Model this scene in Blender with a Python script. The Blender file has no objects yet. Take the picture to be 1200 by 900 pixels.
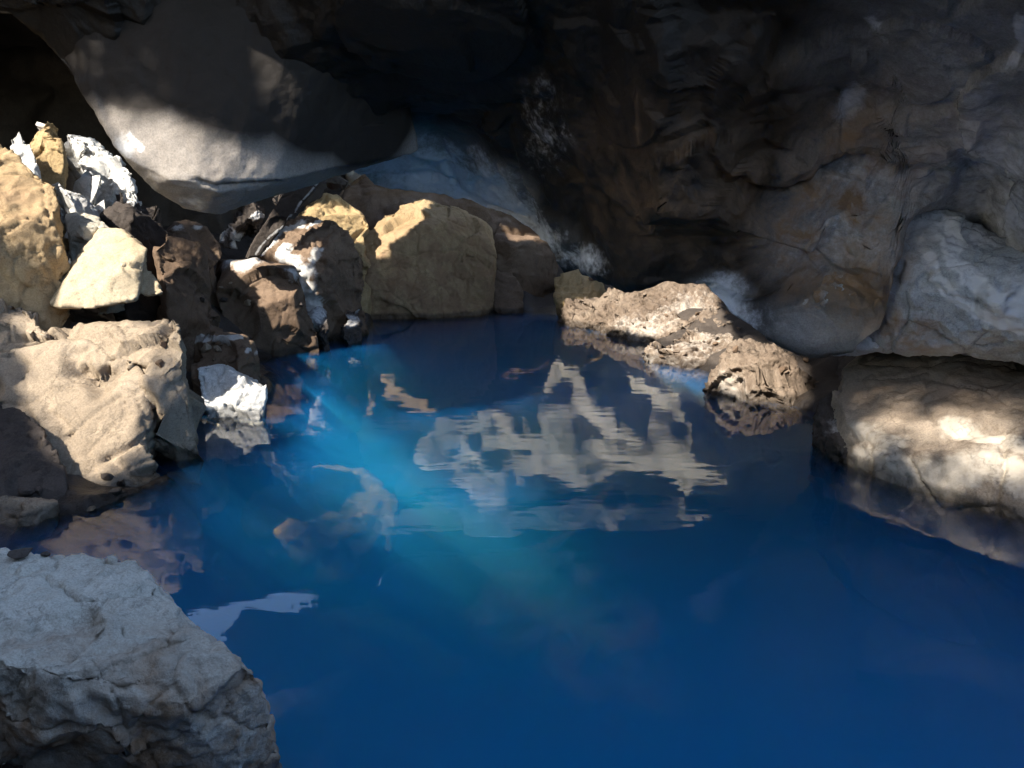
# A flooded lava cave: boulders on both banks, a low sooty ceiling, blue water,
# sunlight falling through holes cut in an added blocker outside the frame.
import bpy, bmesh, math
import numpy as np
from mathutils import Vector
from mathutils.bvhtree import BVHTree

sc = bpy.context.scene
col = sc.collection
rng = np.random.default_rng(7)

# ------------------------------------------------------------------ camera frame
CAM_H = 1.6
PITCH = math.radians(13.13)
F = 900.0                                   # focal length in units of a 1200 px wide frame
CP, SP = math.cos(PITCH), math.sin(PITCH)

def ray(px, py):
    a, b = (px - 600) / F, (450 - py) / F
    return np.array([a, CP + b * SP, -SP + b * CP])

def P(px, py, Y):                            # world point seen at that spot, Y metres in front
    d = ray(px, py)
    return np.array([0, 0, CAM_H]) + d * (Y / d[1])

def W(px, py, z=0.0):                        # world point on the level z
    d = ray(px, py)
    return np.array([0, 0, CAM_H]) + d * ((z - CAM_H) / d[2])

# ------------------------------------------------------------------ noise
_perm = rng.permutation(256)
_perm = np.concatenate([_perm, _perm, _perm])
_grad = rng.normal(size=(256, 3)); _grad /= np.linalg.norm(_grad, axis=1)[:, None]

def perlin(p):
    i = np.floor(p).astype(np.int64); f = p - i; i &= 255
    u = f * f * f * (f * (f * 6 - 15) + 10)
    def g(dx, dy, dz):
        h = _perm[_perm[_perm[i[:, 0] + dx] + i[:, 1] + dy] + i[:, 2] + dz]
        return (_grad[h] * (f - np.array([dx, dy, dz]))).sum(1)
    def L(a, b, t): return a + (b - a) * t
    x0 = L(L(g(0,0,0), g(1,0,0), u[:,0]), L(g(0,1,0), g(1,1,0), u[:,0]), u[:,1])
    x1 = L(L(g(0,0,1), g(1,0,1), u[:,0]), L(g(0,1,1), g(1,1,1), u[:,0]), u[:,1])
    return L(x0, x1, u[:, 2]) * 1.6

def fbm(p, octv=4, gain=.5):
    s = np.zeros(len(p)); a = 1.0
    for k in range(octv):
        s += a * perlin(p * 2.0**k + 17.3 * k); a *= gain
    return s

def ridged(p, octv=4, gain=.55):
    s = np.zeros(len(p)); a = 1.0
    for k in range(octv):
        s += a * (1 - 2 * np.abs(perlin(p * 2.0**k + 31.7 * k))); a *= gain
    return s

def worley(p, seed=0):                       # F1, F2 and a hash of the nearest cell
    i = np.floor(p).astype(np.int64); n = len(p)
    f1 = np.full(n, 9.0); f2 = np.full(n, 9.0); hid = np.zeros(n, np.int64)
    for dx in (-1, 0, 1):
        for dy in (-1, 0, 1):
            for dz in (-1, 0, 1):
                c = (i + [dx, dy, dz]); cc = c & 255
                h = _perm[_perm[_perm[cc[:,0]] + cc[:,1]] + cc[:,2]]
                h = (h + seed) & 255
                o = np.abs(_grad[h]) % 1.0
                d = np.linalg.norm(c + o - p, axis=1)
                n1 = d < f1
                f2 = np.where(n1, f1, np.minimum(f2, d)); f1 = np.where(n1, d, f1); hid = np.where(n1, h, hid)
    return f1, f2, hid

# ------------------------------------------------------------------ mesh helpers
def link(name, verts, faces, mat, smooth=True, attr=None, parent=None):
    me = bpy.data.meshes.new(name)
    me.from_pydata([tuple(v) for v in verts], [], [tuple(f) for f in faces])
    me.update()
    return finish(name, me, mat, smooth, attr, parent)

def finish(name, me, mat, smooth=True, attr=None, parent=None):
    if smooth:
        me.polygons.foreach_set('use_smooth', np.ones(len(me.polygons), bool))
    for k, val in (attr or {}).items():
        a = me.attributes.new(k, 'FLOAT', 'POINT'); a.data.foreach_set('value', np.asarray(val, np.float32))
    me.materials.append(mat)
    o = bpy.data.objects.new(name, me); col.objects.link(o)
    if parent: o.parent = parent
    return o

def tag(o, label, cat, group=None):
    o['label'] = label; o['category'] = cat
    if group: o['group'] = group
    return o

def coords(me):
    v = np.empty(len(me.vertices) * 3); me.vertices.foreach_get('co', v); return v.reshape(-1, 3)
def normals(me):
    v = np.empty(len(me.vertices) * 3, np.float32); me.vertex_normals.foreach_get('vector', v); return v.reshape(-1, 3).astype(float)
def setco(me, v):
    me.vertices.foreach_set('co', v.ravel()); me.update()

def hull_bm(pts_list):
    bm = bmesh.new()
    for pts in pts_list:
        b = bmesh.new()
        for p in pts: b.verts.new(tuple(p))
        bmesh.ops.convex_hull(b, input=b.verts)
        bmesh.ops.delete(b, geom=[v for v in b.verts if not v.link_faces], context='VERTS')
        m = bpy.data.meshes.new('tmp'); b.to_mesh(m); b.free(); bm.from_mesh(m); bpy.data.meshes.remove(m)
    return bm

def remeshed(bm, voxel):
    m = bpy.data.meshes.new('tmp'); bm.to_mesh(m); bm.free()
    o = bpy.data.objects.new('tmp', m); col.objects.link(o)
    r = o.modifiers.new('r', 'REMESH'); r.mode = 'VOXEL'; r.voxel_size = voxel
    s = o.modifiers.new('s', 'SMOOTH'); s.factor = .4; s.iterations = 1
    dg = bpy.context.evaluated_depsgraph_get()
    me = bpy.data.meshes.new_from_object(o.evaluated_get(dg))
    bpy.data.objects.remove(o); bpy.data.meshes.remove(m)
    me.materials.clear()
    return me

def polyline_dist(p, line):
    d = np.full(len(p), 1e9)
    for a, b in zip(line[:-1], line[1:]):
        ab = b - a; t = np.clip(((p - a) @ ab) / max(ab @ ab, 1e-9), 0, 1)
        d = np.minimum(d, np.linalg.norm(p - a - t[:, None] * ab, axis=1))
    return d

def px_poly_dist(p, poly):                   # signed distance in the plane (2D points), negative inside
    d = np.full(len(p), 1e9); ins = np.zeros(len(p), bool); n = len(poly)
    for k in range(n):
        a, b = poly[k], poly[(k + 1) % n]; ab = b - a
        t = np.clip(((p - a) @ ab) / max(ab @ ab, 1e-12), 0, 1)
        d = np.minimum(d, np.linalg.norm(p - a - t[:, None] * ab, axis=1))
        c = (a[1] > p[:, 1]) != (b[1] > p[:, 1])
        xi = (b[0] - a[0]) * (p[:, 1] - a[1]) / (b[1] - a[1] + 1e-15) + a[0]
        ins ^= c & (p[:, 0] < xi)
    return np.where(ins, -d, d)

# ------------------------------------------------------------------ materials
def N(nt, t, **kw):
    n = nt.nodes.new(t)
    for k, v in kw.items():
        if k in n.inputs: n.inputs[k].default_value = v
        else: setattr(n, k, v)
    return n

def rock_mat(name, dark, mid, light, dep=(.72, .70, .67), rough=.85, scale=1.0, bump=1.0, pits=.5, wet=True, crack=1.0):
    m = bpy.data.materials.new(name); m.use_nodes = True; nt = m.node_tree; L = nt.links.new
    nt.nodes.clear()
    out = N(nt, 'ShaderNodeOutputMaterial'); bs = N(nt, 'ShaderNodeBsdfPrincipled'); L(bs.outputs[0], out.inputs[0])
    bs.inputs['Specular IOR Level'].default_value = .3
    geo = N(nt, 'ShaderNodeNewGeometry'); oi = N(nt, 'ShaderNodeObjectInfo')
    off = N(nt, 'ShaderNodeVectorMath', operation='MULTIPLY_ADD')
    L(oi.outputs['Random'], off.inputs[0]); off.inputs[1].default_value = (37, 53, 91); L(geo.outputs['Position'], off.inputs[2])
    def noise(s, det=6, r=.6, dist=0.0):
        n = N(nt, 'ShaderNodeTexNoise'); n.inputs['Scale'].default_value = s; n.inputs['Detail'].default_value = det
        n.inputs['Roughness'].default_value = r; n.inputs['Distortion'].default_value = dist
        L(off.outputs[0], n.inputs['Vector']); return n
    big, med, fin, gr = noise(1.1 * scale, 4, .55, .4), noise(4.5 * scale, 8, .65, .3), noise(22 * scale, 8, .7), noise(95 * scale, 5, .7)
    mix = N(nt, 'ShaderNodeMath', operation='MULTIPLY_ADD'); L(big.outputs[0], mix.inputs[0]); mix.inputs[1].default_value = .55
    m2 = N(nt, 'ShaderNodeMath', operation='MULTIPLY_ADD'); L(med.outputs[0], m2.inputs[0]); m2.inputs[1].default_value = .4
    m3 = N(nt, 'ShaderNodeMath', operation='MULTIPLY'); L(fin.outputs[0], m3.inputs[0]); m3.inputs[1].default_value = .25
    L(m3.outputs[0], m2.inputs[2]); L(m2.outputs[0], mix.inputs[2])
    cr = N(nt, 'ShaderNodeValToRGB'); e = cr.color_ramp.elements
    e[0].position = .40; e[0].color = (*dark, 1); e[1].position = .80; e[1].color = (*light, 1)
    k = e.new(.60); k.color = (*mid, 1)
    L(mix.outputs[0], cr.inputs[0])
    at3 = N(nt, 'ShaderNodeAttribute', attribute_name='bare_lit')       # paler rock: the pool bed, and brightness painted on the right wall
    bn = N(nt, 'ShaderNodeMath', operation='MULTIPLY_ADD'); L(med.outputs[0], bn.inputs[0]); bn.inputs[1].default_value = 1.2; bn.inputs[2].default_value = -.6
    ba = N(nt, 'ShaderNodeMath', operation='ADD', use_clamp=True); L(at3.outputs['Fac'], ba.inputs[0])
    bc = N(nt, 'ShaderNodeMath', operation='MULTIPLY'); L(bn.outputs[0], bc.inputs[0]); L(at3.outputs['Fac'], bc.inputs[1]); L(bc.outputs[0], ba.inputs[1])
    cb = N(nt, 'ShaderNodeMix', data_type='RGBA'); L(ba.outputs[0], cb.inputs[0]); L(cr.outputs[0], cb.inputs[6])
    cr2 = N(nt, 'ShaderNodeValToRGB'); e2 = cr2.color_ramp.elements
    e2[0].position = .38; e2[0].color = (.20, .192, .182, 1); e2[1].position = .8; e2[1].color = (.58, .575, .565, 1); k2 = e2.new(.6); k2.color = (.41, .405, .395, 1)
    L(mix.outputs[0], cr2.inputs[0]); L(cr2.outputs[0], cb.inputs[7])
    # fine dark grain
    gv = N(nt, 'ShaderNodeMapRange'); gv.inputs[1].default_value = .3; gv.inputs[2].default_value = .6; gv.inputs[3].default_value = .68; gv.inputs[4].default_value = 1.08
    L(gr.outputs[0], gv.inputs[0])
    mul = N(nt, 'ShaderNodeMix', data_type='RGBA', blend_type='MULTIPLY'); mul.inputs[0].default_value = 1
    L(cb.outputs[2], mul.inputs[6]); L(gv.outputs[0], mul.inputs[7])
    # pale mineral deposit
    at = N(nt, 'ShaderNodeAttribute', attribute_name='deposit')
    a2 = N(nt, 'ShaderNodeMath', operation='MULTIPLY_ADD'); L(med.outputs[0], a2.inputs[0]); a2.inputs[1].default_value = 1.6; a2.inputs[2].default_value = -.8
    a4 = N(nt, 'ShaderNodeMath', operation='MULTIPLY_ADD'); L(fin.outputs[0], a4.inputs[0]); a4.inputs[1].default_value = 1.5; L(a2.outputs[0], a4.inputs[2])
    a5 = N(nt, 'ShaderNodeMath', operation='ADD'); L(a4.outputs[0], a5.inputs[0]); L(at.outputs['Fac'], a5.inputs[1])
    mr = N(nt, 'ShaderNodeMapRange', interpolation_type='SMOOTHSTEP'); mr.inputs[1].default_value = .8; mr.inputs[2].default_value = 1.75
    L(a5.outputs[0], mr.inputs[0])
    gate = N(nt, 'ShaderNodeMapRange'); gate.inputs[1].default_value = .0; gate.inputs[2].default_value = .12; L(at.outputs['Fac'], gate.inputs[0])
    mg = N(nt, 'ShaderNodeMath', operation='MULTIPLY'); L(mr.outputs[0], mg.inputs[0]); L(gate.outputs[0], mg.inputs[1])
    dm = N(nt, 'ShaderNodeMix', data_type='RGBA'); L(mg.outputs[0], dm.inputs[0]); L(mul.outputs[2], dm.inputs[6]); dm.inputs[7].default_value = (*dep, 1)
    last = dm.outputs[2]
    at2 = N(nt, 'ShaderNodeAttribute', attribute_name='stain_shade')      # brown tint: real discolouring, and painted shade on two boulder fronts
    st = N(nt, 'ShaderNodeMath', operation='MULTIPLY'); L(at2.outputs['Fac'], st.inputs[0])
    sv = N(nt, 'ShaderNodeMapRange'); sv.inputs[1].default_value = .35; sv.inputs[2].default_value = .65; L(med.outputs[0], sv.inputs[0]); L(sv.outputs[0], st.inputs[1])
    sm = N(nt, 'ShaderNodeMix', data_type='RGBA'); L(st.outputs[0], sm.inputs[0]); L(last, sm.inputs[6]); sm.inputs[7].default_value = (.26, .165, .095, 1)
    last = sm.outputs[2]
    at4 = N(nt, 'ShaderNodeAttribute', attribute_name='painted_shade')  # dark colour painted as shade on the ceiling slab and near boulder
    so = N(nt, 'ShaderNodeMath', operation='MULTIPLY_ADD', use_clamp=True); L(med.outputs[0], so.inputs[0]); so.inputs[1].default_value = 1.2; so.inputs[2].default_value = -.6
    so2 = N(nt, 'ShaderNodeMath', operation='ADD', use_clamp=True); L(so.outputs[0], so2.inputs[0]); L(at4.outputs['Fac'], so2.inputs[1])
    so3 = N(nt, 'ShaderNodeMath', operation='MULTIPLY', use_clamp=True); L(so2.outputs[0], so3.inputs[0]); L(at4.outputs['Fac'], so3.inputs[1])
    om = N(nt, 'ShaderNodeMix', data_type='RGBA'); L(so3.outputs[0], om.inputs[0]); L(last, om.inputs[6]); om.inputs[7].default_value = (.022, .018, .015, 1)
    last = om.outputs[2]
    rgh = N(nt, 'ShaderNodeMapRange'); rgh.inputs[3].default_value = rough - .18; rgh.inputs[4].default_value = min(1, rough + .12); L(med.outputs[0], rgh.inputs[0])
    rlast = rgh.outputs[0]
    if wet:                                  # a wet dark band just above the water line
        sx = N(nt, 'ShaderNodeSeparateXYZ'); L(geo.outputs['Position'], sx.inputs[0])
        zz = N(nt, 'ShaderNodeMath', operation='MULTIPLY_ADD'); L(med.outputs[0], zz.inputs[0]); zz.inputs[1].default_value = -.09; L(sx.outputs[2], zz.inputs[2])
        wr = N(nt, 'ShaderNodeMapRange', interpolation_type='SMOOTHSTEP'); wr.inputs[1].default_value = .0; wr.inputs[2].default_value = .05; wr.inputs[3].default_value = .42; wr.inputs[4].default_value = 1.0
        L(zz.outputs[0], wr.inputs[0])
        wm = N(nt, 'ShaderNodeMix', data_type='RGBA', blend_type='MULTIPLY'); wm.inputs[0].default_value = 1; L(last, wm.inputs[6]); L(wr.outputs[0], wm.inputs[7]); last = wm.outputs[2]
        rm = N(nt, 'ShaderNodeMath', operation='MULTIPLY'); L(rlast, rm.inputs[0]); L(wr.outputs[0], rm.inputs[1]); rlast = rm.outputs[0]
    wv = N(nt, 'ShaderNodeVectorMath', operation='MULTIPLY_ADD'); L(med.outputs['Color'], wv.inputs[0]); wv.inputs[1].default_value = (.8, .8, .8)
    st_ = N(nt, 'ShaderNodeVectorMath', operation='MULTIPLY'); st_.inputs[1].default_value = (1.5, .9, .5); L(off.outputs[0], st_.inputs[0]); L(st_.outputs[0], wv.inputs[2])
    vo = N(nt, 'ShaderNodeTexVoronoi', feature='DISTANCE_TO_EDGE'); vo.inputs['Scale'].default_value = 2.3 * scale; L(wv.outputs[0], vo.inputs['Vector'])
    vc = N(nt, 'ShaderNodeMapRange', interpolation_type='SMOOTHSTEP'); vc.inputs[1].default_value = 0; vc.inputs[2].default_value = .035; L(vo.outputs['Distance'], vc.inputs[0])
    vm = N(nt, 'ShaderNodeMapRange', interpolation_type='SMOOTHSTEP'); vm.inputs[1].default_value = .33; vm.inputs[2].default_value = .42; vm.inputs[3].default_value = 1; vm.inputs[4].default_value = 0; L(big.outputs[0], vm.inputs[0])
    vx = N(nt, 'ShaderNodeMath', operation='MAXIMUM'); L(vc.outputs[0], vx.inputs[0]); L(vm.outputs[0], vx.inputs[1])
    vr = N(nt, 'ShaderNodeMapRange'); vr.inputs[3].default_value = 1 - .2 * crack; vr.inputs[4].default_value = 1; L(vx.outputs[0], vr.inputs[0])
    cm = N(nt, 'ShaderNodeMix', data_type='RGBA', blend_type='MULTIPLY'); cm.inputs[0].default_value = 1; L(last, cm.inputs[6]); L(vr.outputs[0], cm.inputs[7]); last = cm.outputs[2]
    L(last, bs.inputs['Base Color']); L(rlast, bs.inputs['Roughness'])
    b0 = N(nt, 'ShaderNodeBump'); b0.inputs['Strength'].default_value = .4 * bump * crack; b0.inputs['Distance'].default_value = .025; L(vx.outputs[0], b0.inputs['Height'])
    b1 = N(nt, 'ShaderNodeBump'); b1.inputs['Strength'].default_value = .5 * bump; b1.inputs['Distance'].default_value = .05; L(med.outputs[0], b1.inputs['Height']); L(b0.outputs[0], b1.inputs['Normal'])
    b2 = N(nt, 'ShaderNodeBump'); b2.inputs['Strength'].default_value = .4 * bump; b2.inputs['Distance'].default_value = .012; L(fin.outputs[0], b2.inputs['Height']); L(b1.outputs[0], b2.inputs['Normal'])
    b3 = N(nt, 'ShaderNodeBump'); b3.inputs['Strength'].default_value = pits * bump; b3.inputs['Distance'].default_value = .006; L(gr.outputs[0], b3.inputs['Height']); L(b2.outputs[0], b3.inputs['Normal'])
    L(b3.outputs[0], bs.inputs['Normal'])
    return m

M = dict(
    tan=rock_mat('tan_lava_rock', (.19, .145, .10), (.31, .245, .175), (.41, .335, .25)),
    cream=rock_mat('cream_rock', (.29, .225, .145), (.41, .33, .22), (.49, .41, .29), bump=.7),
    ochre=rock_mat('ochre_tan_rock', (.24, .165, .085), (.37, .265, .145), (.45, .34, .20)),
    gold=rock_mat('ochre_rock', (.27, .185, .095), (.40, .285, .145), (.49, .37, .21)),
    white=rock_mat('bleached_rock', (.45, .44, .42), (.68, .67, .64), (.78, .77, .75)),
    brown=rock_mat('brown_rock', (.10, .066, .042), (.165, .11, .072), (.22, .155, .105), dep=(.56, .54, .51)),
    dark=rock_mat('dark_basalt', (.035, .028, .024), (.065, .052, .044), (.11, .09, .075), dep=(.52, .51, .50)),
    pale=rock_mat('pale_grey_rock', (.34, .315, .26), (.50, .465, .385), (.59, .55, .465), scale=1.6),
    buff=rock_mat('buff_rock', (.17, .13, .10), (.29, .235, .18), (.41, .345, .27), dep=(.53, .465, .38)),
    rough=rock_mat('rough_lava', (.10, .07, .05), (.20, .15, .11), (.34, .275, .21), dep=(.58, .52, .45), pits=.9, bump=1.3),
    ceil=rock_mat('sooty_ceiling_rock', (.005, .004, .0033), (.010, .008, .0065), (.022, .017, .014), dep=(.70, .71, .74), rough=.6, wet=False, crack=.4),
    slab=rock_mat('pale_ceiling_rock', (.21, .18, .155), (.31, .275, .24), (.39, .35, .31), wet=False, bump=.5, crack=0.0),
    grey=rock_mat('blue_grey_rock', (.29, .305, .315), (.41, .435, .45), (.51, .535, .545), dep=(.66, .67, .68), rough=.62, wet=False, bump=.7),
    bed=rock_mat('pool_bed_silt', (.20, .20, .185), (.34, .34, .31), (.46, .46, .43), wet=False),
    bank=rock_mat('bank_rock', (.03, .025, .02), (.06, .048, .04), (.10, .08, .065)),
)

# ------------------------------------------------------------------ rocks
GROUP = dict(L='boulders heaped on the left bank', R='rocks along the right bank', B='boulders at the far end of the pool', U='boulders lying under the water')

def rock(name, label, hulls, mat, voxel=.02, cat='boulder', group=None, amp=.03, size=.5, chips=10, chipd=.08,
         fine=.008, drop=None, cracks=(), deposit=(), depup=0.0, lines=(), stain_shades=(), seed=1, grooves=(), pocks=0.0, flute=0.0, dy=0.0, flakes=34, shade_spots=(), joint=1.0):
    hl = []
    for h in hulls:
        pts = [P(q[0], q[1], q[2] + dy) if len(q) == 3 else np.array(q[:3], float) for q in h]
        if drop is not None: pts += [np.array([p[0], p[1], min(p[2], drop)]) for p in pts]
        hl.append(pts)
    me = remeshed(hull_bm(hl), voxel)
    r = np.random.default_rng(seed); v = coords(me); n = normals(me)
    c = (v.max(0) + v.min(0)) / 2; ext = np.linalg.norm(v.max(0) - v.min(0)) / 2
    so = r.uniform(-50, 50, 3)
    v = v + n * (fbm(v / size + so, 3) * amp)[:, None]
    for k in range(chips):                    # knock flat chips off the corners and edges
        if k % 2 == 0: d = r.normal(size=3)
        else: d = n[r.integers(len(n))] + r.normal(size=3) * .45
        d /= np.linalg.norm(d); h = v @ d
        lim = h.max() - chipd * ext * r.uniform(.3, 1.3)
        wob = fbm(v / (size * .5) + so + k, 2) * chipd * ext * .12
        ex = h - lim - wob
        v = v - np.where(ex > 0, ex * .92, 0)[:, None] * d
    setco(me, v); n = normals(me)
    for k in range(flakes):                   # flat flake scars with crisp rims
        i = r.integers(len(v)); d = n[i] + r.normal(size=3) * .38; d /= np.linalg.norm(d)
        R = min(ext, .9) * r.uniform(.18, .5) if flakes > 25 else min(ext, .7) * r.uniform(.15, .42); q = np.linalg.norm(v - v[i], axis=1)
        ex = (v - v[i]) @ d + R * (r.uniform(.02, .10) if flakes > 25 else r.uniform(.01, .07))
        ex = np.minimum(ex, R * (.32 if flakes > 25 else .22))
        v = v - np.where((ex > 0) & (q < R), ex * .95, 0)[:, None] * d
    setco(me, v); n = normals(me)
    f1, f2, hid = worley(v / (size * .55) + so + (fbm(v / size, 2) * .25)[:, None], seed)   # faceted, broken surface
    v = v + n * (((hid % 17) / 17 - .5) * amp * .4 * np.clip((f2 - f1) * 14, 0, 1))[:, None]
    v = v - n * (np.clip(1 - (f2 - f1) / .05, 0, 1) * (amp * .25 + .012) * joint)[:, None]
    setco(me, v); n = normals(me)
    v = v + n * ((ridged(v / (size * .32) + so, 4) - .9) * fine * 1.1 + fbm(v / (size * .09) + so, 4) * fine * .7)[:, None]
    if flute:
        q = v * np.array([1, 1, .22]); v = v + n * ((ridged(q / .09 + so, 3) - .8) * flute)[:, None]
    if pocks:
        g1, g2, _ = worley(v / .11 + so, seed + 3); v = v - n * (np.clip(.42 - g1, 0, 1) * pocks)[:, None]
    for (p, nn, w, dep_) in cracks:           # cracks that follow a bedding plane
        p = P(*p); nn = np.array(nn, float); nn /= np.linalg.norm(nn)
        wv = fbm(v / .45 + so, 3) * .05 + fbm(v / .08 + so, 2) * .012
        d = np.abs((v - p) @ nn + wv); msk = np.clip(perlin(v / .5 + so + 9) * 2.2 + .75, 0, 1)
        v = v - n * (np.clip(1 - d / w, 0, 1) * dep_ * msk)[:, None]
    for (ln, w, dep_) in grooves:
        d = polyline_dist(v + (rng.normal(size=3) * 0)[None, :], [P(*q) for q in ln]) + fbm(v / .12 + so, 3) * w * .5
        v = v - n * (np.clip(1 - d / w, 0, 1) ** .7 * dep_)[:, None]
    setco(me, v); n = normals(me)
    rel = v - np.array([0, 0, CAM_H]); dz_ = rel[:, 1] * CP - rel[:, 2] * SP
    vx_ = 600 + F * rel[:, 0] / dz_; vy_ = 450 - F * (rel[:, 1] * SP + rel[:, 2] * CP) / dz_
    def snap(q):                              # the surface point of this rock that stands there
        d = np.hypot(vx_ - q[0], vy_ - q[1]); m = np.where(d < d.min() + 4)[0]
        return v[m[np.argmin(dz_[m])]]
    def dense(ln):
        ln = [np.array(q, float) for q in ln]; o_ = []
        for a_, b_ in zip(ln[:-1], ln[1:]):
            for t_ in np.linspace(0, 1, 6)[:-1]: o_.append(snap(a_ + (b_ - a_) * t_))
        return o_ + [snap(ln[-1])]
    dv = np.zeros(len(v))
    if depup: dv = np.maximum(dv, depup * np.clip((n[:, 2] - .25) * 1.6, 0, 1))
    for (q, rad, s) in deposit:
        dv = np.maximum(dv, s * np.clip(1.25 - np.linalg.norm(v - snap(q), axis=1) / rad, 0, 1))
    for (ln, w, s) in lines:
        d = polyline_dist(v, dense(ln)) + fbm(v / .15 + so, 3) * w * .45
        dv = np.maximum(dv, s * np.clip(1.6 - 1.3 * d / w, 0, 1))
    sv = np.zeros(len(v))
    for (q, rad, s) in stain_shades:
        sv = np.maximum(sv, s * np.clip(1.4 - np.linalg.norm(v - snap(q), axis=1) / rad, 0, 1))
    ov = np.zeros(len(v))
    for (q, rad, s) in shade_spots:
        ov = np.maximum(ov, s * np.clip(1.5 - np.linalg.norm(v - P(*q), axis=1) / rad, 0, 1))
    o = finish(name, me, M[mat], True, dict(deposit=dv, stain_shade=sv, painted_shade=ov))
    # origin at the base
    v = coords(me); base = np.array([(v[:,0].max()+v[:,0].min())/2, (v[:,1].max()+v[:,1].min())/2, v[:,2].min()])
    setco(me, v - base); o.location = base
    return tag(o, label, cat, GROUP.get(group, group))

# -- near bank
rock('boulder', 'large pale grey boulder with a flat top and craggy brown side, nearest the viewer',
     [[(-260, 640, 2.35), (0, 642, 2.3), (148, 650, 2.2), (200, 684, 2.08), (243, 712, 1.98), (312, 756, 1.82), (326, 810, 1.75),
       (-260, 770, 1.62), (20, 775, 1.60), (120, 800, 1.56), (200, 800, 1.6), (250, 820, 1.62),
       (-2.2, 2.0, -.6, 0), (-.95, 1.98, -.6, 0), (-.8, 2.05, -.6, 0), (328, 870, 1.78), (326, 900, 2.05), (-2.2, 2.5, -.6, 0), (-.8, 2.4, -.6, 0)]],
     'pale', .009, group='L', amp=.028, size=.42, chips=16, chipd=.06, fine=.008, flakes=25, seed=3, flute=.008,
     stain_shades=((( 290, 830, 1.75), .20, 1.0), ((230, 900, 1.6), .25, 1.2), ((270, 900, 1.7), .25, 1.4), ((60, 880, 1.7), .3, 1.2), ((150, 880, 1.7), .3, 1.2)), shade_spots=(((0, 1000, 1.75), .35, 1.1), ((150, 1000, 1.75), .28, 1.1)))  # brown side is real; front and underside carry painted shade
# -- left bank, front
rock('boulder', 'big tan block with a cracked flat face, standing in the water at the left',
     [[(-10, 415, 4.75), (60, 400, 4.85), (100, 398, 4.85), (160, 420, 4.75), (172, 440, 4.65), (-30, 480, 4.55),
       (40, 480, 4.45), (178, 520, 4.45), (188, 555, 4.35), (130, 585, 4.1), (60, 520, 4.3), (80, 570, 4.15), (140, 582, 4.12),
       (0, 430, 5.5), (170, 430, 5.5)]],
     'tan', .018, group='L', amp=.02, size=.55, chips=12, chipd=.05, fine=.006, drop=-.9, seed=5, flakes=16,
     cracks=(((60, 420, 4.75), (.12, -.35, 1), .05, .10), ((90, 437, 4.7), (-.10, -.3, 1), .035, .08), ((80, 500, 4.4), (.5, -.3, 1), .025, .04), ((130, 545, 4.2), (-.5, -.3, 1), .03, .05)))
rock('boulder', 'tan squared block behind and above the cracked block, right end in shadow',
     [[(55, 381, 5.4), (120, 379, 5.4), (190, 378, 5.3), (212, 372, 5.25), (64, 398, 5.1), (185, 390, 4.95), (216, 392, 5.0),
       (190, 440, 4.8), (222, 470, 4.9), (228, 560, 4.95), (60, 404, 5.7), (200, 380, 5.35), (226, 500, 5.2)]],
     'tan', .018, group='L', amp=.03, size=.5, chips=12, chipd=.06, fine=.009, drop=-.9, seed=8, dy=-.3,
     cracks=(((140, 402, 5.0), (.1, -.3, 1), .035, .06), ((190, 400, 4.65), (1, .2, -.25), .05, .09)))
rock('rock', 'small rough tan slab lying on the big cracked block at the left edge',
     [[(-60, 352, 5.2), (0, 350, 5.1), (27, 347, 5.1), (60, 384, 4.95), (0, 398, 4.85), (-60, 400, 4.85), (55, 390, 4.9), (0, 380, 5.5), (50, 370, 5.5), (-60, 370, 5.5)]],
     'tan', .015, 'rock', 'L', amp=.02, size=.25, chips=10, chipd=.09, fine=.008, drop=.45, seed=9)
rock('rock', 'small pointed tan rock low down at the left edge, just above the near grey boulder',
     [[(-50, 590, 3.9), (20, 572, 3.9), (38, 585, 3.8), (62, 580, 3.85), (66, 590, 3.8), (20, 612, 3.6), (-50, 620, 3.6), (0, 600, 4.2), (60, 590, 4.2)]],
     'tan', .012, 'rock', 'L', amp=.02, size=.25, chips=8, chipd=.1, fine=.006, drop=-.5, seed=10)
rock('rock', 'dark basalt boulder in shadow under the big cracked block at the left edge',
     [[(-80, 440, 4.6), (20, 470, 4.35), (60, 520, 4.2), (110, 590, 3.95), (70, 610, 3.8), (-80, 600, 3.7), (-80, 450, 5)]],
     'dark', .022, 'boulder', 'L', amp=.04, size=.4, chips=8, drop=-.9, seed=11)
# -- left bank, second row
rock('boulder', 'smooth cream block with a dark notch down its right side, under the bleached rocks',
     [[(112, 268, 6.1), (150, 266, 6.1), (175, 285, 6.0), (105, 300, 5.9), (150, 300, 5.85), (158, 330, 5.8), (160, 352, 5.75), (62, 358, 5.65), (105, 363, 5.65), (56, 346, 5.8), (110, 268, 6.3), (160, 300, 6.3), (160, 350, 6.3), (60, 350, 6.3)],
      [(152, 285, 6.15), (168, 283, 6.1), (172, 312, 6.05), (166, 345, 6.0), (160, 340, 6.3), (176, 318, 6.2)],
      [(166, 318, 6.0), (178, 316, 6.0), (192, 344, 5.9), (168, 347, 5.9), (168, 320, 6.3), (192, 348, 6.2)]],
     'cream', .017, group='L', amp=.02, size=.6, chips=8, chipd=.04, fine=.005, seed=13, dy=-.5, flakes=12)
rock('boulder', 'large ochre tan boulder at the left edge below the small spire',
     [[(-80, 150, 5.8), (0, 168, 5.7), (30, 200, 5.55), (66, 215, 5.5), (76, 285, 5.4), (60, 310, 5.35), (20, 325, 5.3), (-80, 330, 5.2), (40, 230, 5.3), (-30, 240, 5.15),
       (-80, 160, 6.3), (50, 225, 5.8), (70, 300, 5.6)]],
     'ochre', .02, group='L', amp=.045, size=.6, chips=14, chipd=.06, fine=.014, drop=.7, seed=14,
     stain_shades=(((10, 230, 5.2), .35, .6),))
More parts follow.
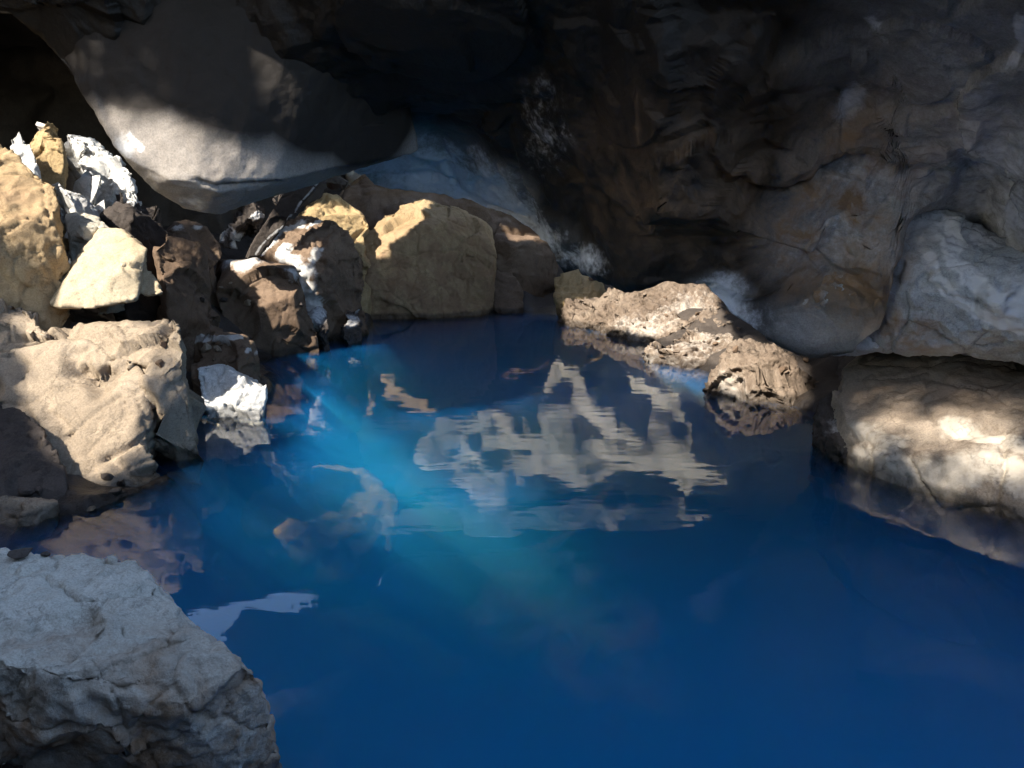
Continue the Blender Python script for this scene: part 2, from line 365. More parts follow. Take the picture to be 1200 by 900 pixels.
rock('rock', 'dark angular rock in the shadow between the ochre boulder and the cream block',
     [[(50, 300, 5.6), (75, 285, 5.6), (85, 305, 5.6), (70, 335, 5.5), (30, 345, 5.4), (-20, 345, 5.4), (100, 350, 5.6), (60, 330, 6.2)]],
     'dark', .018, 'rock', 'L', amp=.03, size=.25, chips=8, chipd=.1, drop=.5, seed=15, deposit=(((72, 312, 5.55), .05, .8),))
rock('rock', 'small ochre spire with a white tip, highest of the left heap',
     [[(38, 121, 6.9), (30, 140, 6.85), (46, 138, 6.85), (24, 158, 6.8), (60, 152, 6.8), (76, 168, 6.8), (72, 185, 6.7), (40, 185, 6.65), (24, 170, 6.7), (45, 150, 7.2), (70, 170, 7.2)]],
     'gold', .013, 'rock', 'L', amp=.015, size=.3, chips=5, chipd=.05, fine=.006, drop=1.2, seed=16, deposit=(((38, 122, 6.9), .10, 1.3),))
rock('rock', 'rounded white rock leaning on the left foot of the small spire',
     [[(8, 163, 6.3), (22, 152, 6.35), (33, 160, 6.3), (46, 192, 6.2), (40, 204, 6.15), (20, 190, 6.15), (10, 170, 6.2), (30, 170, 6.7), (40, 200, 6.6)]],
     'white', .012, 'rock', 'L', amp=.015, size=.25, chips=5, chipd=.05, fine=.004, drop=1.3, seed=17)
rock('rock', 'white lumpy rock with a round knob, right of the white rock by the spire',
     [[(48, 182, 6.4), (60, 172, 6.4), (72, 175, 6.4), (75, 195, 6.3), (98, 210, 6.35), (96, 228, 6.3), (60, 220, 6.2), (46, 200, 6.25), (70, 200, 6.8), (95, 220, 6.8)],
      [(56, 175, 6.3), (64, 171, 6.3), (72, 176, 6.3), (68, 186, 6.25), (58, 186, 6.25), (64, 178, 6.5)]],
     'buff', .012, 'rock', 'L', amp=.015, size=.25, chips=5, chipd=.05, fine=.004, drop=1.2, seed=18, dy=.6)
rock('boulder', 'bleached white crag under the pale ceiling slab, brightest rock of the heap',
     [[(55, 142, 7.5), (72, 139, 7.5), (96, 152, 7.4), (118, 156, 7.4), (132, 182, 7.4), (150, 212, 7.3), (166, 228, 7.2), (110, 225, 7.1), (80, 180, 7.1), (60, 150, 7.2), (100, 170, 8.2), (160, 225, 8.0)]],
     'white', .017, group='L', amp=.04, size=.3, chips=14, chipd=.07, fine=.014, drop=1.0, seed=19, pocks=.04)
rock('boulder', 'upright bleached white slab standing below the white crag',
     [[(104, 198, 6.95), (124, 205, 6.9), (130, 225, 6.85), (122, 252, 6.7), (98, 240, 6.7), (72, 245, 6.6), (100, 215, 6.8), (105, 200, 7.4), (128, 230, 7.3)],
      [(45, 208, 6.3), (66, 210, 6.3), (92, 228, 6.3), (115, 246, 6.35), (80, 252, 6.2), (70, 235, 6.15), (60, 220, 6.8), (110, 246, 6.8)]],
     'white', .015, group='L', amp=.025, size=.3, chips=8, chipd=.06, fine=.008, drop=1.3, seed=20)
rock('rock', 'flat grey slab edge lying in shadow on top of the cream block',
     [[(76, 253, 6.2), (100, 250, 6.25), (136, 262, 6.2), (134, 268, 6.1), (96, 266, 6.0), (78, 258, 6.1), (120, 258, 6.8), (80, 250, 6.8)]],
     'pale', .012, 'rock', 'L', amp=.012, size=.3, chips=4, fine=.005, seed=21, drop=.8, dy=-.4)
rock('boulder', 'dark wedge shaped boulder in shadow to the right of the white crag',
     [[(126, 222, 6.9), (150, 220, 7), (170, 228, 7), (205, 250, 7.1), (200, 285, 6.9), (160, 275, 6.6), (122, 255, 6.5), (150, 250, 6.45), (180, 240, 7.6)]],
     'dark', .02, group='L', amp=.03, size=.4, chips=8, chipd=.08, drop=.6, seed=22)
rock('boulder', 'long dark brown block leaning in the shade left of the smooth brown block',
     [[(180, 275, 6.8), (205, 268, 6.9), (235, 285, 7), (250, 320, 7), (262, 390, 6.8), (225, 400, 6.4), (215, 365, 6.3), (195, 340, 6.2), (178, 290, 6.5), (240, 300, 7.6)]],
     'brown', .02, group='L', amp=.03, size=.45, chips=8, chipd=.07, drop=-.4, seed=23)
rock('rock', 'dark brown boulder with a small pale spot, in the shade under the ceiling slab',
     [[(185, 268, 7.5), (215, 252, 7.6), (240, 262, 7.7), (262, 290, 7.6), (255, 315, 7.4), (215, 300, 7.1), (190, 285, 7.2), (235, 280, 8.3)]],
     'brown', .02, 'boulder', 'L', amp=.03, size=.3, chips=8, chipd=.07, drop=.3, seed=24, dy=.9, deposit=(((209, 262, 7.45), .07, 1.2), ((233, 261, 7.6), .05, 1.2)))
rock('boulder', 'smooth brown squared block with a white crusted top corner, at the waterline',
     [[(250, 306, 8.6), (300, 303, 8.5), (345, 312, 8.4), (352, 330, 8.35), (256, 330, 8.3), (372, 400, 8.35), (372, 416, 8.35), (300, 416, 8.2), (255, 400, 8.0), (240, 380, 8.1), (345, 312, 9.1), (252, 306, 9.1)]],
     'brown', .021, group='L', amp=.025, size=.8, chips=7, chipd=.05, fine=.006, drop=-.6, seed=25,
     deposit=(((258, 308, 8.5), .20, 1.3), ((285, 303, 8.5), .16, 1.2), ((340, 318, 8.4), .12, .9)))
rock('boulder', 'craggy brown boulder streaked with white crust, behind the smooth brown block',
     [[(305, 290, 9.4), (335, 262, 9.6), (355, 250, 9.7), (385, 252, 9.7), (408, 268, 9.6), (424, 300, 9.5), (420, 340, 9.3), (408, 372, 9.1), (375, 388, 8.9), (345, 310, 8.95), (390, 290, 9.2), (370, 330, 8.9), (300, 300, 9.3), (340, 265, 10.6), (420, 300, 10.4)]],
     'brown', .022, group='L', amp=.07, size=.5, chips=14, chipd=.08, fine=.022, drop=-.5, seed=26,
     lines=(([(305, 292, 9.35), (322, 268, 9.5), (340, 262, 9.55), (352, 256, 9.6)], .07, 1.5), ([(330, 290, 9.2), (338, 305, 9.0), (352, 318, 8.95), (360, 350, 8.9), (374, 365, 8.9)], .11, 1.4), ([(345, 262, 9.5), (360, 262, 9.5), (372, 255, 9.6)], .04, 1.2),
            ([(372, 285, 9.25), (366, 300, 9.15)], .05, 1.1)))
rock('rock', 'small white crusted rock at the foot of the brown blocks',
     [[(355, 364, 8.7), (372, 356, 8.75), (382, 364, 8.7), (386, 385, 8.55), (376, 394, 8.5), (360, 380, 8.5), (370, 362, 9.0)]],
     'dark', .013, 'rock', 'L', amp=.02, size=.2, chips=6, chipd=.09, drop=-.4, seed=27, deposit=(((365, 366, 8.6), .16, 1.4),))
rock('rock', 'small jagged dark rock with white flecks, at the far end of the left bank',
     [[(398, 372, 9.1), (412, 358, 9.2), (424, 352, 9.3), (432, 372, 9.15), (428, 386, 9.0), (405, 392, 8.9), (415, 365, 9.5)]],
     'dark', .013, 'rock', 'L', amp=.04, size=.15, chips=8, chipd=.1, drop=-.4, seed=28, deposit=(((412, 372, 9.05), .11, .95), ((424, 362, 9.1), .09, .9)))
rock('rock', 'dark brown rock with a tan end and a white rim, behind the small white block',
     [[(224, 396, 6.25), (240, 390, 6.35), (290, 388, 6.35), (304, 410, 6.25), (314, 425, 6.2), (316, 445, 6.15), (232, 460, 5.85), (224, 430, 5.9), (285, 400, 6.0), (300, 400, 6.9), (230, 395, 6.9)]],
     'brown', .016, 'rock', 'L', amp=.02, size=.4, chips=7, chipd=.07, drop=-.6, seed=29,
     lines=(([(226, 396, 6.2), (250, 392, 6.25), (285, 391, 6.3)], .035, 1.4), ([(292, 408, 6.2), (304, 410, 6.2)], .02, 1.2)))
rock('rock', 'small bright white block standing in the water on the left',
     [[(230, 428, 5.8), (258, 424, 5.85), (280, 430, 5.85), (290, 440, 5.8), (312, 444, 5.8), (310, 456, 5.75), (302, 462, 5.72), (302, 496, 5.66), (242, 497, 5.62), (236, 470, 5.66), (232, 440, 5.7), (260, 430, 6.2), (300, 445, 6.2)]],
     'white', .013, 'rock', 'L', amp=.015, size=.3, chips=6, chipd=.05, fine=.006, drop=-.7, seed=30)
# -- far end
rock('boulder', 'ochre boulder with dark cracks behind the white streaked boulder, under the leaning slab',
     [[(348, 240, 11), (370, 226, 11.2), (400, 230, 11.2), (425, 248, 11.1), (434, 270, 10.9), (425, 285, 10.8), (345, 262, 10.7), (380, 226, 12), (430, 255, 12)]],
     'gold', .026, group='B', amp=.04, size=.5, chips=8, chipd=.06, fine=.012, drop=-.3, seed=31,
     grooves=(([(385, 228, 11), (395, 240, 10.9), (384, 248, 10.9)], .035, .06), ([(360, 232, 11), (380, 240, 10.9)], .025, .05), ([(405, 232, 11.1), (428, 262, 10.9)], .03, .05)))
rock('boulder', 'large far boulder with a bright yellow top facet over a dark front',
     [[(414, 288, 11.3), (432, 268, 11.5), (458, 243, 11.9), (496, 234, 12.0), (535, 246, 12.0), (566, 262, 11.9), (580, 285, 11.7), (576, 320, 11.5), (562, 366, 11.3), (430, 306, 11.05), (492, 268, 11.3), (500, 262, 11.32),
       (428, 368, 10.9), (500, 370, 11), (495, 240, 13), (570, 260, 13)]],
     'ochre', .02, group='B', amp=.05, size=.8, chips=4, chipd=.04, fine=.012, drop=-.6, seed=32, flakes=30, stain_shades=(((450, 335, 11), .75, 1.6), ((540, 300, 11.5), .75, 1.6), ((520, 350, 11), .8, 1.6), ((560, 330, 11), .6, 1.5)))  # brown on the front is painted shade; the rock is ochre throughout
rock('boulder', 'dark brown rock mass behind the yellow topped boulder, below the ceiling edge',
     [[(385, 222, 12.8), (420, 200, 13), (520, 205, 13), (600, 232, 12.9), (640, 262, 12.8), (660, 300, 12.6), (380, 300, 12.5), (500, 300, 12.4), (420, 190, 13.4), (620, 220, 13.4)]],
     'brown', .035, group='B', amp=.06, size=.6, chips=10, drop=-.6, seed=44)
rock('boulder', 'low dark brown block at the waterline in the dark recess at the far end',
     [[(562, 322, 11.9), (600, 312, 12), (612, 330, 11.9), (614, 366, 11.6), (562, 366, 11.5), (600, 320, 12.6), (565, 320, 12.6)]],
     'brown', .03, group='B', amp=.03, size=.5, chips=6, drop=-.6, seed=33)
rock('boulder', 'dark brown boulder with a thin sunlit rim, right of the yellow topped boulder',
     [[(574, 260, 12.6), (600, 262, 12.7), (632, 276, 12.6), (650, 290, 12.5), (655, 330, 12.3), (650, 366, 12.1), (590, 366, 12.2), (580, 300, 12.3), (600, 285, 12.3), (622, 286, 12.35), (600, 262, 13.4), (640, 280, 13.4)]],
     'brown', .03, group='B', amp=.04, size=.5, chips=8, drop=-.6, seed=34, deposit=())
rock('boulder', 'ochre pointed rock where the ceiling meets the right bank at the far end',
     [[(650, 330, 11.2), (660, 306, 11.4), (678, 303, 11.4), (694, 318, 11.3), (710, 325, 11.2), (712, 345, 11), (660, 362, 10.8), (652, 350, 10.9), (690, 335, 10.85), (690, 315, 12)]],
     'gold', .024, group='B', amp=.05, size=.35, chips=10, chipd=.09, fine=.015, drop=-.5, seed=35)
# -- right bank
rock('boulder', 'rough pitted tan ledge rock along the right waterline, farthest of the row',
     [[(655, 362, 11), (670, 345, 11), (715, 332, 10.8), (780, 326, 10.4), (820, 328, 10), (832, 345, 9.6), (848, 365, 9.1), (846, 385, 8.8), (790, 398, 8.9), (720, 390, 9.6), (668, 376, 10.5), (755, 370, 9.2), (830, 330, 11)],
      [(660, 350, 10.7), (690, 348, 10.4), (700, 372, 10.1), (680, 384, 10.1), (660, 374, 10.5)],
      [(720, 365, 9.7), (770, 350, 9.6), (800, 372, 9.0), (780, 396, 8.85), (715, 385, 9.5)]],
     'rough', .024, group='R', amp=.10, size=.4, chips=10, chipd=.06, fine=.03, drop=-.5, seed=36, pocks=.16, deposit=(((745, 382, 9.4), .5, .5), ((800, 360, 9.2), .4, .4)))
rock('boulder', 'low cream topped tan rock at the waterline, middle of the right bank row',
     [[(756, 404, 7.9), (790, 392, 8.1), (840, 388, 8.1), (862, 396, 7.9), (858, 425, 7.6), (815, 434, 7.5), (765, 424, 7.65), (850, 392, 8.8), (790, 390, 8.8)]],
     'rough', .02, group='R', amp=.05, size=.35, chips=8, chipd=.07, fine=.02, drop=-.5, seed=37, depup=.4, pocks=.08)
rock('boulder', 'rounded rough rock crusted with white, left of the big buff boulder',
     [[(834, 440, 6.6), (850, 408, 6.7), (880, 396, 6.9), (930, 412, 6.8), (968, 440, 6.5), (975, 470, 6.2), (915, 488, 5.95), (870, 470, 6.1), (840, 462, 6.35), (890, 430, 6.2), (940, 415, 7.5), (870, 400, 7.5)]],
     'rough', .018, group='R', amp=.06, size=.3, chips=10, chipd=.06, fine=.022, drop=-.6, seed=38, pocks=.12, deposit=(((880, 450, 6.1), .35, .55), ((855, 460, 6.2), .2, .65)))
rock('boulder', 'big smooth buff boulder with flowing pale bands, largest of the right bank',
     [[(978, 440, 5.1), (1010, 415, 5.3), (1080, 410, 5.2), (1150, 412, 5.0), (1300, 415, 4.8), (990, 480, 4.8), (990, 530, 4.6), (1000, 558, 4.5), (1080, 585, 4.15), (1200, 612, 3.75), (1320, 640, 3.45),
       (1000, 480, 4.65), (1060, 500, 4.3), (1200, 530, 3.85), (1320, 540, 3.6), (1010, 420, 6), (1300, 420, 5.6)]],
     'buff', .016, group='R', amp=.06, size=.8, chips=10, chipd=.04, fine=.012, drop=-.8, seed=39, flakes=8,
     lines=(([(1040, 550, 4.35), (1100, 560, 4.1), (1150, 540, 4.0), (1220, 560, 3.8)], .13, .9), ([(1110, 500, 4.1), (1160, 510, 4.0), (1230, 530, 3.8)], .08, .9), ([(1000, 500, 4.65), (1040, 520, 4.4), (1000, 545, 4.5)], .09, .8)),
     stain_shades=(((1040, 440, 4.9), .4, .7), ((1150, 440, 4.6), .4, .6)))
rock('rock', 'dark grey wet nose of rock against the left end of the big buff boulder',
     [[(946, 490, 5.0), (965, 468, 5.1), (985, 455, 5.1), (1005, 465, 4.95), (1012, 490, 4.7), (1000, 525, 4.6), (975, 515, 4.7), (980, 480, 5.5)]],
     'dark', .015, 'rock', 'R', amp=.03, size=.25, chips=8, chipd=.08, fine=.014, drop=-.6, seed=40, deposit=(((985, 495, 4.75), .12, .45),))
rock('boulder', 'dark boulder in the gap under the overhang, between the crusted rock and the buff boulder',
     [[(915, 420, 7.0), (950, 405, 7), (985, 405, 6.8), (1010, 430, 6.2), (990, 470, 5.9), (950, 478, 6.2), (960, 420, 7.8)]],
     'dark', .02, group='R', amp=.04, size=.3, chips=8, drop=-.5, seed=41)

# -- hanging rock
rock('ceiling_slab', 'smooth pale ceiling slab with a ridge down its left side, hanging over the left heap',
     [[(30, -110, 5.15), (48, 0, 5.15), (66, 55, 5.1), (100, 115, 5.0), (132, 170, 4.85), (180, 225, 4.95), (240, 256, 5.2), (252, 240, 5.1), (308, 230, 5.35), (345, 194, 5.2), (440, 196, 5.75), (490, 178, 5.85),
       (140, 90, 4.95), (205, 205, 4.8), (255, 219, 4.86), (320, 212, 5.0), (300, 100, 5.04), (430, 110, 5.4), (300, -20, 5.0), (440, -20, 5.2), (160, -20, 5.0), (200, -120, 5.0), (440, -120, 5.1),
       (60, -60, 6.5), (240, 200, 6.2), (470, 170, 6.6), (440, -60, 6.5)]],
     'slab', .015, 'rock slab', amp=.03, size=.8, chips=4, chipd=.02, fine=.005, seed=50, dy=-.1, flakes=5, joint=.12, shade_spots=(((110, 10, 5.05), .52, 2.2), ((180, 35, 4.95), .48, 2.2), ((280, 45, 4.95), .54, 2.2), ((380, 70, 5.05), .52, 2.2), ((430, 125, 5.35), .38, 2.0), ((80, -60, 5.1), .5, 1.8), ((200, -80, 5.0), .5, 1.8), ((350, -60, 5.0), .6, 1.8)),  # dark spots put the unlit upper part into the slab's colour
     grooves=(([(205, 206, 4.68), (255, 221, 4.75), (320, 217, 4.92), (345, 192, 5.2)], .03, .05),),
     lines=(([(150, 162, 4.8), (163, 176, 4.8)], .02, 1.5),), deposit=(((145, 175, 4.8), .07, .7), ((225, 240, 5.05), .08, .7)))
rock('rock_slab', 'dark straight edged slab leaning diagonally in the gap under the pale ceiling slab',
     [[(372, 190, 8.0), (392, 196, 8.0), (304, 300, 8.1), (284, 302, 8.1), (345, 204, 8.0), (372, 190, 8.15), (392, 196, 8.15), (304, 302, 8.3), (286, 302, 8.3)]],
     'dark', .012, 'rock slab', amp=.01, size=.5, chips=2, chipd=.02, fine=.003, seed=51, flakes=4, lines=(([(388, 200, 8), (345, 250, 8), (300, 301, 8)], .012, .9),))  # pale line paints a lit edge along the slab
rock('rock_slab', 'black triangular slab wedged between the leaning slab and the ceiling',
     [[(338, 190, 8.8), (350, 188, 8.8), (385, 196, 9), (412, 216, 9.2), (375, 214, 9), (318, 255, 8.9), (300, 270, 8.9), (345, 200, 9.6), (405, 214, 9.8)]],
     'dark', .018, 'rock slab', amp=.02, size=.4, chips=5, chipd=.05, seed=52)
rock('rock', 'dark shattered rocks with white flecks filling the gap below the pale ceiling slab',
     [[(242, 262, 8.0), (290, 238, 8.2), (318, 240, 8.3), (312, 275, 8.3), (300, 305, 8.3), (255, 300, 8.0), (290, 250, 9)]],
     'dark', .018, 'rock', 'L', amp=.05, size=.25, chips=10, chipd=.1, fine=.018, seed=53, dy=1.0,
     lines=(([(258, 268, 8.95), (278, 278, 9.05), (292, 292, 9.1)], .06, 1.2), ([(298, 252, 9.2), (312, 252, 9.2)], .04, 1.2)))
rock('rock_overhang', 'blue grey overhanging rock with a white vein, under a crack in the right wall',
     [[(962, 268, 4.85), (940, 320, 4.95), (900, 352, 5.1), (905, 398, 5.2), (960, 410, 5.0), (1048, 240, 4.75), (1090, 236, 4.7), (1140, 254, 4.6), (1200, 288, 4.35), (1330, 340, 4.0), (985, 330, 4.85), (1030, 320, 4.7), (1100, 300, 4.45), (1200, 340, 4.05), (1330, 390, 3.8),
       (1000, 395, 5.0), (1056, 408, 4.85), (1130, 405, 4.75), (1200, 400, 4.4), (1330, 430, 4.1), (1050, 245, 6.2), (1330, 340, 5.4), (1000, 390, 6.4), (1200, 400, 5.6)]],
     'grey', .016, 'rock', amp=.05, size=.6, chips=8, chipd=.04, fine=.014, seed=54, flakes=12,
     lines=(([(1112, 262, 4.5), (1118, 300, 4.4), (1135, 325, 4.3), (1150, 345, 4.25), (1165, 352, 4.2)], .05, 1.5), ([(1085, 300, 4.55), (1090, 325, 4.5), (1110, 345, 4.4), (1150, 372, 4.3), (1200, 392, 4.2)], .035, 1.5),
            ([(1165, 352, 4.2), (1185, 346, 4.15)], .02, 1.2)),
     deposit=(((1135, 272, 4.5), .14, 1.1), ((1085, 260, 4.7), .18, .8), ((1195, 355, 4.1), .16, .9)),
     stain_shades=(((1060, 390, 4.7), .2, 1.2), ((970, 310, 4.9), .45, 1.5)))

# -- boulders under water
def uw(px, py, z, rx, ry, rz, lab, seed, mat='bed'):
    c = W(px, py, z); r = np.random.default_rng(seed); pts = []
    for k in range(40):
        d = r.normal(size=3); d /= np.linalg.norm(d); pts.append((*(c + d * [rx, ry, rz]), 0))
    rock('boulder', lab, [[p for p in pts]], mat, .035, 'boulder', 'U', amp=.05, size=.5, chips=6, chipd=.06, fine=.012, seed=seed)
uw(345, 615, -.85, .95, .85, .45, 'rounded pale boulder seen under the water left of the middle', 61)
uw(610, 520, -.9, .7, .9, .4, 'pale sunken boulder under the water in the middle of the pool', 62)
uw(730, 520, -1.0, .5, .6, .4, 'pale sunken rock under the water towards the right bank rocks', 63)

# ------------------------------------------------------------------ ground: banks and pool bed in one sheet
pool = [W(*q)[:2] for q in ((230, 900), (180, 800), (80, 720), (-60, 690), (-90, 660), (-60, 612), (100, 600), (200, 560), (245, 500), (310, 470), (330, 425), (375, 410), (430, 385), (436, 370), (560, 368), (650, 368), (760, 405),
                           (835, 450), (950, 480), (1060, 530), (1250, 580), (1500, 640))] + [np.array([2.6, 1.4]), np.array([1.6, .2]), np.array([-.5, .2])]
gx1 = np.concatenate([np.arange(-11, -4.5, .12), np.arange(-4.5, 5, .035), np.arange(5, 11.1, .12)]); gy1 = np.concatenate([np.arange(-7, .5, .12), np.arange(.5, 9, .035), np.arange(9, 17, .1)])
gx, gy = np.meshgrid(gx1, gy1); g2 = np.stack([gx.ravel(), gy.ravel()], 1)
sd = px_poly_dist(g2, pool)
sd = np.where(sd > 0, sd, sd)
zi = -np.clip(1.9 * (1 - np.exp(sd * 1.1)), 0, 1.9) - .05
zo = np.clip(.42 * sd, 0, 1.4)
z = np.where(sd < 0, zi, zo - .05)
g3 = np.stack([g2[:, 0], g2[:, 1], z], 1)
z = z + fbm(np.stack([g2[:, 0], g2[:, 1], z * 0], 1) / 1.3, 5) * np.where(sd < 0, .16, .22)
z = np.where(sd > 0, np.minimum(z, 1.2 + .2 * perlin(g3)), z)
g3[:, 2] = z
w_, h_ = len(gx1), len(gy1)
gf = [(j * w_ + i, j * w_ + i + 1, (j + 1) * w_ + i + 1, (j + 1) * w_ + i) for j in range(h_ - 1) for i in range(w_ - 1)]
go = link('ground', g3, gf, M['bank'], attr=dict(bare_lit=np.clip((-z - .12) * 1.6, 0, 1.2)))
go['kind'] = 'structure'

# ------------------------------------------------------------------ ceiling
LIP = np.array([(-100, -20), (20, 5), (60, 40), (100, 108), (132, 160), (200, 190), (330, 182), (410, 196), (440, 214), (520, 227), (560, 245), (600, 262), (640, 284), (665, 300), (700, 317), (735, 331), (790, 330), (830, 334), (860, 372), (905, 398),
                (950, 412), (1000, 410), (1032, 385), (1046, 330), (1052, 280), (1060, 243), (1100, 236), (1145, 256), (1200, 290), (1330, 345), (1500, 400), (1900, 480)], float)
CTRL = [(-70, 0, 5.0), (60, 40, 5.0), (100, 105, 5.0), (132, 160, 5.05), (200, 180, 5.4), (330, 182, 6.2), (440, 212, 6.7), (520, 227, 6.8), (600, 262, 6.5), (665, 300, 6.0), (735, 331, 5.2), (830, 335, 4.85), (880, 390, 4.8), (950, 410, 4.9), (1000, 400, 4.72), (1045, 380, 4.5), (1010, 320, 4.58), (1045, 320, 4.42), (1052, 240, 4.55), (1145, 256, 4.75), (1200, 290, 4.5), (1500, 400, 3.6), (1900, 480, 3.0),
        (-100, -220, 4.4), (200, -220, 4.0), (600, -220, 3.6), (1000, -220, 3.1), (1400, -220, 2.6), (1900, -220, 2.4),
        (160, 60, 4.88), (250, 90, 5.0), (250, 0, 4.92), (100, 0, 4.9), (360, 90, 5.05), (200, 112, 4.93), (320, 128, 5.16), (420, 155, 5.7), (450, 150, 5.9), (450, 60, 5.0), (600, 0, 4.4), (600, 120, 5.3), (600, 200, 5.9), (750, 230, 4.75), (750, 100, 4.5), (750, 290, 4.95), (900, 0, 3.9), (900, 150, 4.5), (880, 280, 4.65), (930, 350, 4.95),
        (1000, 200, 4.6), (1050, 100, 4.1), (1050, 0, 3.6), (1200, 0, 3.1), (1200, 120, 3.7), (1200, 220, 4.15), (1130, 200, 4.4), (1400, 0, 2.7), (1400, 200, 3.2)]
CT = np.array(CTRL); cx = CT[:, :2] / 300.0
def tps(r): return np.where(r > 0, r * r * np.log(r + 1e-12), 0)
A = tps(np.linalg.norm(cx[:, None] - cx[None], axis=2)) + np.eye(len(cx)) * .004
Q = np.hstack([np.ones((len(cx), 1)), cx]); Z3 = np.zeros((3, 3))
sol = np.linalg.solve(np.block([[A, Q], [Q.T, Z3]]), np.concatenate([np.log(CT[:, 2]), np.zeros(3)]))
def depth_at(uv):
    u = uv / 300.0
    return np.exp(tps(np.linalg.norm(u[:, None] - cx[None], axis=2)) @ sol[:len(cx)] + np.hstack([np.ones((len(u), 1)), u]) @ sol[len(cx):])
pxs = np.concatenate([np.arange(-70, 1270, 2.6), np.arange(1270, 1900, 12)])
lip = np.interp(pxs, LIP[:, 0], LIP[:, 1])
ts = np.concatenate([np.linspace(0, .62, 190), np.linspace(.63, 1, 40)])
uv = np.stack([np.repeat(pxs[None], len(ts), 0), lip[None] + ts[:, None] * (np.interp(pxs, [800, 1050], [-220, -60])[None] - lip[None])], 2).reshape(-1, 2)
D = np.concatenate([depth_at(uv[k:k + 20000]) for k in range(0, len(uv), 20000)])
d = np.stack([(uv[:, 0] - 600) / F, CP + (450 - uv[:, 1]) / F * SP, -SP + (450 - uv[:, 1]) / F * CP], 1)
cv = np.array([0, 0, CAM_H]) + d * (D / d[:, 1])[:, None]
nc, nr = len(pxs), len(ts)
# the roof thickness behind the lip, rising away
back = []
for k in range(1, 6):
    b = cv[:nc].copy(); b[:, 1] += .05 * k; b[:, 2] += .012 * k * k; back.append(b)
cv = np.concatenate(back[::-1] + [cv]); nr += len(back)
cf = [(j * nc + i, (j + 1) * nc + i, (j + 1) * nc + i + 1, j * nc + i + 1) for j in range(nr - 1) for i in range(nc - 1)]
me = bpy.data.meshes.new('cave_ceiling'); me.from_pydata(cv.tolist(), [], cf); me.update()
n = normals(me); v = cv
v = v + n * (fbm(v / 1.6, 4) * .11)[:, None]
f1, f2, hid = worley(v / .8 + (fbm(v / 1.1, 3) * .35)[:, None], 5)
v = v + n * (((hid % 13) / 13 - .5) * .12 * np.clip((f2 - f1) * 5, 0, 1))[:, None]
setco(me, v); n = normals(me)
v = v + n * ((ridged(v / .5, 4) - .9) * .022 + fbm(v / .11, 4) * .010)[:, None]
frng = np.random.default_rng(77)
vis = np.where((v[:, 1] < 9) & (np.abs(v[:, 0]) < 4.5))[0]
for k in range(70):
    i = vis[frng.integers(len(vis))]; dn = n[i] + frng.normal(size=3) * .3; dn /= np.linalg.norm(dn); R = frng.uniform(.15, .6)
    q = np.linalg.norm(v - v[i], axis=1); ex = np.clip((v - v[i]) @ dn + R * frng.uniform(.01, .04), 0, R * .12)
    v = v - np.where(q < R, ex * .95, 0)[:, None] * dn
CRACKS = [([(1052, 236, 5.0), (1100, 240, 4.8), (1145, 258, 4.6), (1200, 290, 4.3)], .05, .12)]
dv = np.zeros(len(v)); sv = np.zeros(len(v))
def blob(q, rad, s):
    global dv; dv = np.maximum(dv, s * np.clip(1.25 - np.linalg.norm(v - P(*q), axis=1) / rad, 0, 1))
def uvblob(px, py, rx, ry, s, arr):           # deposit patch lying on the ceiling round the point seen there
    c = P(px, py, depth_at(np.array([[px, py]], float))[0]); dd = c[1]
    q = np.linalg.norm((v - c) / np.array([rx / F * dd, max(rx, ry) / F * dd * 1.6, ry / F * dd]), axis=1)
    return np.maximum(arr, s * np.clip(1.3 - q, 0, 1))
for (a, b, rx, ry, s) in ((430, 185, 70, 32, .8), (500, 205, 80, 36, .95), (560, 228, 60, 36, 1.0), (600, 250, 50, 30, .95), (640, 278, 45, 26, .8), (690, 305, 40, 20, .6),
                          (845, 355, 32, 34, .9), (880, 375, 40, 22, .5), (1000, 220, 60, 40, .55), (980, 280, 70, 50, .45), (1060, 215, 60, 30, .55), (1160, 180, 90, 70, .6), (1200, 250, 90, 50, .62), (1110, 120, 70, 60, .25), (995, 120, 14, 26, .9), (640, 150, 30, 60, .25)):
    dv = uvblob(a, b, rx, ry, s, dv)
for ln, w, s in (([(1022, 20), (1070, 60), (1110, 105)], 4, .5), ([(1142, 168), (1160, 152), (1178, 128), (1186, 110)], 3, 1.0), ([(1195, 20), (1196, 40), (1184, 92)], 3, .8), ([(1118, 176), (1126, 171)], 3, 1.1), ([(1060, 200), (1090, 208), (1110, 195)], 4, .6), ([(985, 205), (1010, 200), (1040, 205)], 4, .6)):
    q = np.array(ln, float); dl = depth_at(q); pts = [P(a, b, c) for (a, b), c in zip(ln, dl)]
    ww = w / F * dl.mean(); dd = np.maximum(polyline_dist(v, pts) - ww * 1.2, 0) + np.abs(fbm(v / .15, 3)) * ww * .5
    dv = np.maximum(dv, s * np.clip(1.5 - dd / ww, 0, 1))
for (a, b, rx, ry, s) in ((970, 255, 120, 85, 1.4), (1000, 180, 100, 80, 1.0), (1010, 330, 70, 80, 1.2), (800, 220, 150, 110, .45), (950, 330, 90, 50, .9), (900, 120, 120, 90, .25)):
    sv = uvblob(a, b, rx, ry, s, sv)
bv = np.zeros(len(v))  # lighter colour painted where the right wall and lip get little light
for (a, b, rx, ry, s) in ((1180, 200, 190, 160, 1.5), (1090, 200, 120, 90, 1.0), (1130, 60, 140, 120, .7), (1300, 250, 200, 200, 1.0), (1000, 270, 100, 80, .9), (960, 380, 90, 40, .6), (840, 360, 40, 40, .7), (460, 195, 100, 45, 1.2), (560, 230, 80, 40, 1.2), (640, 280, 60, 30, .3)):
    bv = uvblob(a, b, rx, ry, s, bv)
setco(me, v)
